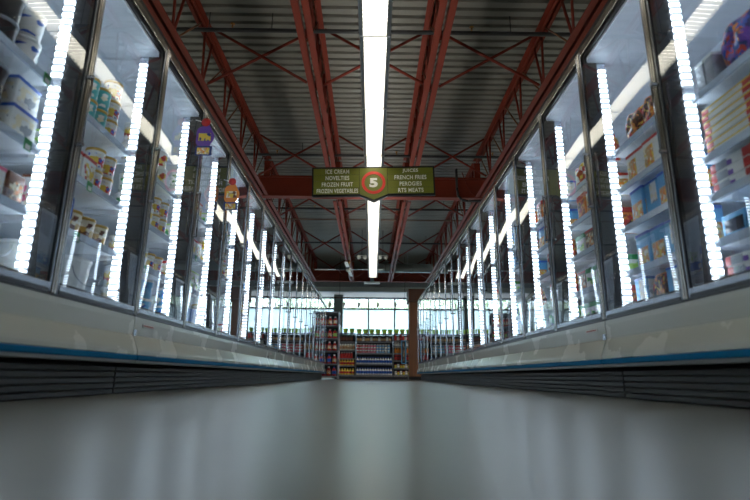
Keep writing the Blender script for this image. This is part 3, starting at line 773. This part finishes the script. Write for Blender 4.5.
# green price tickets clipped on the shelf rails
b = MB(); b.box((-.003, -.022, -.05), (0, .022, 0), cm('green', .4)); b.box((-.0036, -.015, -.046), (-.002, .015, -.024), cm('white')); tk = b.mesh('price_ticket')
for k, lev, ys in ((1, 2, (.16, .34)), (1, 1, (.10, .30)), (0, 2, (.62,)), (0, 3, (.66,)), (3, 2, (.2, .45)), (2, 1, (.3,))):
    for i, dy in enumerate(ys):
        o = link('price_ticket', tk, None, (-(XD+.1215), mull(k-1)+dy, SH_L[lev]+.0), (0, 0, PI))
        tag(o, 'green price ticket %s along the %s shelf rail, %s ice-cream-side door' % (ORD[i], LEVEL[4][lev], ORD[k+1]), 'price tag', 'green price tickets')
# die-cut advert cards hung inside two ice-cream doors
def card(name, y, zt, hue, pic, label):
    t = thing(name, (-1.255, y, zt), label, 'advert card', 'hanging advert cards')
    b = MB(); N = 26; pts = []
    for i in range(N):
        a = 2*PI*i/N; r = .088*(1+.07*math.cos(5*a))
        pts.append((r*math.cos(a)*1.0, -.20+r*1.45*math.sin(a)))
    b.prism(pts, -.0015, .0015, cm(hue)); b.build('card_board', t)
    b = MB(); b.lathe([(0, -.003), (.045, -.003), (.045, .003), (0, .003)], cm('red'), 16); b.build('card_badge', t, (0, 0, -.045), (PI/2, 0, 0))
    b = MB(); b.box((-.06, -.004, -.245), (.06, .0, -.165), pic, .003); b.build('card_picture', t)
    b = MB(); b.box((-.08, -.006, -.40), (.08, .006, -.30), cm('dblue'), .004); b.box((-.06, -.008, -.39), (.06, .006, -.32), a_food); b.build('card_pack', t)
    b = MB(); b.tube((0, 0, -.05), (-.105, 0, -.02), .003, cm('white'), 6); b.build('card_arm', t)
    t.scale = (.76, .76, .76)
    return t
card('advert_card', 3.43, 1.985, 'purple', art('art_yellowpatch', [C['yellow'], C['yellow'], C['dblue'], C['yellow']], 16), 'purple cut-out advert card with yellow picture sticking out from freezer door')
card('advert_card', 4.22, 1.825, 'orange', art('art_cake', [C['tan'], C['cream'], C['brown'], C['yellow']], 24), 'orange cut-out advert card sticking out from freezer door beyond the purple card')

# ------------------------------------------------------------------ shelving at the end of the aisle
def proto_bottle(key, kind, look, R, Hh, body, cap, lab, square=False):
    b = MB()
    b.lathe([(0, 0), (R, .003), (R, Hh*.18), (R*1.01, Hh*.2), (R*1.01, Hh*.55), (R, Hh*.57), (R*.95, Hh*.66), (R*.42, Hh*.82), (R*.38, Hh*.86)], None, 12,
            ms=[cm(body)]*3+[lab]+[cm(body)]*4)
    b.lathe([(R*.46, Hh*.86), (R*.46, Hh), (0, Hh)], cm(cap), 12)
    PROTO[key] = dict(kind=kind, look=look, w=R*2.1, d=R*2.1, h=Hh, mesh=b.mesh(kind))
def proto_jar(key, kind, look, R, Hh, body, cap, lab):
    b = MB()
    b.lathe([(0, 0), (R, .003), (R, Hh*.15), (R*1.01, Hh*.16), (R*1.01, Hh*.66), (R, Hh*.68), (R*.8, Hh*.8)], None, 12, ms=[cm(body)]*3+[lab]+[cm(body)]*2)
    b.lathe([(R*.86, Hh*.8), (R*.86, Hh), (0, Hh)], cm(cap), 12)
    PROTO[key] = dict(kind=kind, look=look, w=R*2.1, d=R*2.1, h=Hh, mesh=b.mesh(kind))
proto_bottle('dark_bottle', 'sauce_bottle', 'dark bottle with a green cap', .036, .235, 'dbrown', 'green', cm('brown'))
proto_jar('cream_jar', 'sauce_jar', 'cream jar with a brown label', .040, .20, 'cream', 'white', a_brown)
proto_bottle('red_bottle', 'sauce_bottle', 'red sauce bottle', .036, .20, 'red', 'white', cm('red'))
proto_bottle('mustard', 'sauce_bottle', 'yellow mustard bottle with red band', .040, .195, 'yellow', 'yellow', cm('red'))
proto_jar('dark_jar', 'sauce_jar', 'dark jar with a pale label', .040, .15, 'dbrown', 'black', cm('tan'))
for nm in ('red', 'pink', 'lblue', 'grey'):
    proto_jar('cup_'+nm, 'yogurt_cup', 'white cup with %s stripe' % nm.replace('lblue', 'blue'), .042, .095, 'white', 'white', cm(nm))
proto_bottle('blue_bottle', 'dressing_bottle', 'blue-labelled white dressing bottle', .038, .23, 'white', 'blue', cm('blue'))
proto_bottle('orange_bottle', 'sauce_bottle', 'orange bottle', .036, .175, 'orange', 'yellow', cm('orange'))
proto_jar('black_jar', 'sauce_jar', 'black jar with red label', .038, .19, 'black', 'red', cm('red'))
proto_jar('grey_can', 'food_can', 'grey and white food can', .040, .13, 'grey', 'white', cm('white'))
proto_jar('lime_jar', 'sauce_jar', 'yellow-green jar with red cap', .038, .12, 'lgreen', 'red', cm('yellow'))
proto_bottle('ketchup', 'ketchup_bottle', 'red ketchup bottle', .062, .27, 'red', 'white', a_fruit)
proto_bottle('blue_soda', 'ketchup_bottle', 'red and blue bottle', .062, .27, 'red', 'blue', cm('blue'))
proto_bottle('green_soda', 'ketchup_bottle', 'red bottle with a green label', .062, .27, 'red', 'green', cm('lgreen'))
b = MB(); b.lathe([(0, 0), (.060, 0), (.066, .02), (.084, .135), (.088, .137), (.088, .16), (.08, .16), (.076, .14), (0, .135)], None, 14, ms=[cm('lgreen'), cm('white'), cm('lime'), cm('lime'), cm('lgreen'), cm('lgreen'), cm('green'), cm('green')])
PROTO['green_pot'] = dict(kind='green_pot', look='lime green and white pot', w=.18, d=.18, h=.16, mesh=b.mesh('green_pot'))

def gondola(name, label, x0, x1, y, zs, top, depth=.45, dark=M_SHELFD):
    t = thing(name, ((x0+x1)/2, y, 0), label, 'shelving unit', 'shelving at the aisle end'); W = (x1-x0)/2
    b = MB(); b.box((-W+.02, depth-.03, .1), (W-.02, depth, top-.014), dark); b.build('back_panel', t)
    b = MB(); b.box((-W, .02, 0), (W, depth, .09), dark); b.build('base_plinth', t)
    for s in (-1, 1):
        b = MB(); b.box((s*(W-.02), depth-.06, .09), (s*W, depth+.02, top-.014), M_UPR); b.box((s*(W-.012), .05, .09), (s*(W-.002), depth-.06, .15), M_UPR); b.build('upright', t)
    for z in zs:
        b = MB(); b.box((-W+.02, .01, z-.025), (W-.02, depth-.03, z), dark); sh = b.build('shelf', t)
        b = MB(); b.box((-W+.02, 0, z-.035), (W-.02, .01, z+.004), M_UPR); b.build('price_rail', sh)
    return t
def row(x0, x1, y, z, keys, shelf_name, st=1, gap=.004):
    x = x0+.03; n = 0
    cnt = {}
    while True:
        key = keys[n % len(keys)]; p = PROTO[key]
        if x+p['w'] > x1-.02: break
        for q in range(st):
            o = link(p['kind'], p['mesh'], None, (x+p['w']/2, y+.02+p['d']/2, z+.001+q*(p['h']+.001)), (0, 0, random.uniform(-3, 3)))
            lb = '%s, %s%s from mustard end, %s' % (p['look'], (STK[q]+' ') if st > 1 else '', ORD[min(n, 19)], shelf_name)
            tag(o, lb, p['kind'].split('_')[-1], 'goods on the end shelves')
        x += p['w']+gap; n += 1
GY = 16.7
zA = [.14, .43, .66, .93, 1.20]
gondola('shelving_unit', 'dark steel shelving of mustard and sauces beyond the aisle end', -1.16, -.49, GY, zA, 1.47)
row(-1.16, -.49, GY, zA[0], ['mustard'], 'bottom shelf of mustard unit')
row(-1.16, -.49, GY, zA[1], ['mustard'], 'second shelf of mustard unit')
row(-1.16, -.49, GY, zA[2], ['red_bottle'], 'middle shelf of mustard unit')
row(-1.16, -.49, GY, zA[3], ['cream_jar'], 'fourth shelf of mustard unit')
row(-1.16, -.49, GY, zA[4], ['dark_bottle'], 'top shelf of mustard unit')
zB = [.14, .48, .83, 1.21]
gondola('shelving_unit', 'dark steel shelving of dressings and cups in the middle beyond the aisle', -.485, .755, GY, zB, 1.45)
row(-.485, .755, GY, zB[0], ['blue_bottle'], 'bottom shelf of middle unit')
row(-.485, .755, GY, zB[1], ['blue_bottle'], 'second shelf of middle unit')
row(-.485, .755, GY, zB[2], ['cup_red', 'cup_red', 'cup_pink', 'cup_red', 'cup_pink', 'cup_pink', 'cup_pink', 'cup_lblue', 'cup_lblue', 'cup_lblue', 'cup_grey', 'cup_lblue'], 'third shelf of middle unit', st=3)
row(-.485, .755, GY, zB[3], ['dark_jar', 'dark_jar', 'grey_can'], 'top shelf of middle unit')
zC = [.14, .36, .60, .84, 1.05, 1.24]
gondola('shelving_unit', 'dark steel shelving with orange bottles beside the wood column', .76, 1.5, GY, zC, 1.46)
for z, ks, nm in zip(zC, (['grey_can', 'lime_jar'], ['lime_jar', 'grey_can', 'lime_jar'], ['black_jar'], ['orange_bottle'], ['grey_can'], ['red_bottle', 'grey_can', 'black_jar']), ('bottom', 'second', 'third', 'fourth', 'fifth', 'top')):
    row(.76, 1.5, GY, z, ks, '%s shelf of unit beside column' % nm)
# pots along the top
for top, xs, nm in ((1.476, (-1.05, -.83, -.62), 'mustard'), (1.456, (-.38, -.17, .04, .25, .46, .65), 'middle'), (1.466, (.86, 1.06, 1.26), 'column-side')):
    b = MB(); cap = {'mustard': (-1.16, -.49), 'middle': (-.485, .755), 'column-side': (.76, 1.5)}[nm]
    b.box((cap[0]+.005, GY, top-.012), (cap[1]-.005, GY+.46, top-.001), M_SHELFD)
    o = b.build('top_shelf_board'); tag(o, 'dark board laid on top of the %s shelving unit' % nm, 'shelf board')
    for i, x in enumerate(xs):
        p = PROTO['green_pot']
        o = link('green_pot', p['mesh'], None, (x, GY+.12, top), (0, 0, x))
        tag(o, 'lime green and white pot, %s along the top of %s shelving' % (ORD[i], nm), 'pot', 'green pots on the end shelves')
# dark boxes and a blue-framed chalk sign at the end of that unit
for i, (x, z, h_) in enumerate(((1.05, 1.467, 0), )): pass
t = thing('framed_sign', (1.09, GY-.035, .50), 'tall narrow black sign in a light blue frame', 'sign')
b = MB(); b.box((-.06, 0, .02), (.06, .012, .73), M_BLACK); b.box((-.03, -.002, .08), (.03, .0, .66), art('art_sign', [C['black'], C['black'], C['tan'], C['black'], C['grey']], 30)); b.build('sign_panel', t)
b = MB()
for a_, c_ in (((-.08, -.006, 0), (-.055, .016, .75)), ((.055, -.006, 0), (.08, .016, .75)), ((-.055, -.006, 0), (.055, .016, .025)), ((-.055, -.006, .725), (.055, .016, .75))): b.box(a_, c_, cm('lblue'))
b.build('sign_frame', t)

# tall rack past the end of the ice-cream freezers
RY = 15.2; zR = [.10, .45, .83, 1.20, 1.58]
t = thing('end_rack', (-1.31, RY, 0), 'tall steel rack of red bottles past the ice-cream freezers', 'rack')
b = MB()
for z in zR: 
    sh = MB(); sh.box((-.33, 0, z-.03), (.33, .62, z), M_SHELFD); o = sh.build('shelf', t)
    r_ = MB(); r_.box((-.33, -.008, z-.03), (.33, 0, z+.002), M_UPR); r_.build('price_rail', o)
for x in (-.345, .345):
    for y in (.02, .60):
        b = MB(); b.box((x-.015, y-.02, 0), (x+.015, y+.02, 1.98), mat('rack_grey_steel', srgb(150, 154, 160), .4)); b.build('post', t)
b = MB(); b.box((-.36, 0, 1.96), (.36, .62, 2.0), M_UPR); b.build('top_panel', t)
b = MB(); b.box((-.33, .605, .10), (.33, .62, 1.96), M_SHELFD); b.build('back_panel', t)
b = MB(); sd = art('art_sidecards', [C['white'], C['grey'], C['red'], C['white'], C['lblue'], C['grey']], 11)
for z in (.3, .72, 1.1, 1.5): b.box((.352, .06, z-.13), (.364, .56, z+.13), sd)
b.build('side_card', t)
for li, (z, ks) in enumerate(zip(zR, (['ketchup', 'blue_soda'], ['blue_soda', 'ketchup'], ['ketchup', 'ketchup'], ['ketchup', 'green_soda'], ['ketchup', 'ketchup', 'ketchup']))):
    for i in range(4):
        p = PROTO[ks[i % len(ks)]]
        o = link(p['kind'], p['mesh'], None, (-1.31-.235+i*.157, RY+.09, z+.001))
        tag(o, '%s, %s along the %s shelf of the end rack' % (p['look'], ORD[i], ['bottom', 'second', 'third', 'fourth', 'top'][li]), 'bottle', 'bottles on the end rack')

# ------------------------------------------------------------------ trees outside the windows
def tree(x, y, h, r, label, seed):
    rn = random.Random(seed)
    t = thing('street_tree', (x, y, 0), label, 'tree', 'trees outside the windows')
    b = MB(); b.tube((0, 0, 0), (0, 0, h*.75), .12, M_BARK, 8, .05)
    for i in range(6):
        a = rn.uniform(0, 2*PI); b.tube((0, 0, h*(.35+.06*i)), (math.cos(a)*r*.7, math.sin(a)*r*.7, h*(.55+.07*i)), .04, M_BARK, 6, .015)
    b.build('trunk', t)
    b = MB()
    for i in range(900):
        while True:
            v = Vector((rn.uniform(-1, 1), rn.uniform(-1, 1), rn.uniform(-1, 1)))
            if .3 < v.length < 1: break
        c = Vector((v.x*r, v.y*r, h*.66+v.z*h*.36))
        u = Vector((rn.gauss(0, 1), rn.gauss(0, 1), rn.gauss(0, 1))).normalized(); w_ = u.orthogonal().normalized(); q = rn.uniform(.10, .2)
        b.quad([c+u*q, c+w_*q*.6, c-u*q, c-w_*q*.6], M_LEAF)
    b.build('crown', t)
for i, (x, y, h_, r) in enumerate(((-7, 30, 6.5, 2.4), (-2.6, 31, 6.2, 2.2), (.3, 36, 6.2, 2.0), (3.2, 31.5, 6.2, 2.2), (7.4, 30, 6.6, 2.4))):
    tree(x, y, h_, r, 'pale green tree outside the front windows, %s from the ice-cream side' % ORD[i], i)
b = MB(); b.box((-40, Y1+.3, -.14), (40, 60, -.02), mat('pale_paving', srgb(190, 190, 186), .8)); struct(b.build('ground_outside'))

# ------------------------------------------------------------------ light from outside, camera
w = bpy.data.worlds.new('bright_overcast_sky'); scn.world = w; w.use_nodes = True
bg = w.node_tree.nodes['Background']; bg.inputs[0].default_value = (.74, .87, 1, 1); bg.inputs[1].default_value = 6.5
la = bpy.data.lights.new('window_portal', 'AREA'); la.shape = 'RECTANGLE'; la.size = 2*XW; la.size_y = WZ1-WZ0
la.cycles.is_portal = True
lo = bpy.data.objects.new('window_portal', la); COL.objects.link(lo)
lo.location = (0, Y1+.2, (WZ0+WZ1)/2); lo.rotation_euler = (-PI/2, 0, 0)

for sx in (-1, 1):                        # unseen lamps added to brighten deck and end shelves, where neighbouring rows would hang
    for n in range(4):
        al = bpy.data.lights.new('next_aisle_fill', 'AREA'); al.shape = 'RECTANGLE'; al.size = .22; al.size_y = 4.6
        al.energy = 75; al.color = (1, .96, .9)
        o = bpy.data.objects.new('next_aisle_fill', al); COL.objects.link(o); o.location = (sx*4.7, 1.5+n*4.7, 2.98)
cam = bpy.data.cameras.new('camera'); co = bpy.data.objects.new('camera', cam); COL.objects.link(co)
cam.sensor_width = 36; cam.lens = 24; cam.clip_end = 200; cam.clip_start = .02
p_, yw, rl = math.radians(14.14), math.radians(.42), math.radians(.5)
fw = Vector((math.sin(yw)*math.cos(p_), math.cos(yw)*math.cos(p_), math.sin(p_)))
rt = Vector((math.cos(yw), -math.sin(yw), 0)); up = rt.cross(fw)
r2 = rt*math.cos(rl)+up*math.sin(rl); u2 = up*math.cos(rl)-rt*math.sin(rl)
co.matrix_world = Matrix(((r2.x, u2.x, -fw.x, 0), (r2.y, u2.y, -fw.y, 0), (r2.z, u2.z, -fw.z, H), (0, 0, 0, 1)))
cam.dof.use_dof = True; cam.dof.focus_distance = 6.2; cam.dof.aperture_fstop = 1.8
scn.camera = co
scn.view_settings.view_transform = 'Standard'; scn.view_settings.look = 'None'
scn.view_settings.gamma = 1; scn.view_settings.use_curve_mapping = False
scn.view_settings.exposure = 1.02
scn.cycles.use_denoising = True
scn.cycles.max_bounces = 10; scn.cycles.transparent_max_bounces = 24; scn.cycles.glossy_bounces = 5; scn.cycles.diffuse_bounces = 4
scn.cycles.sample_clamp_indirect = 8
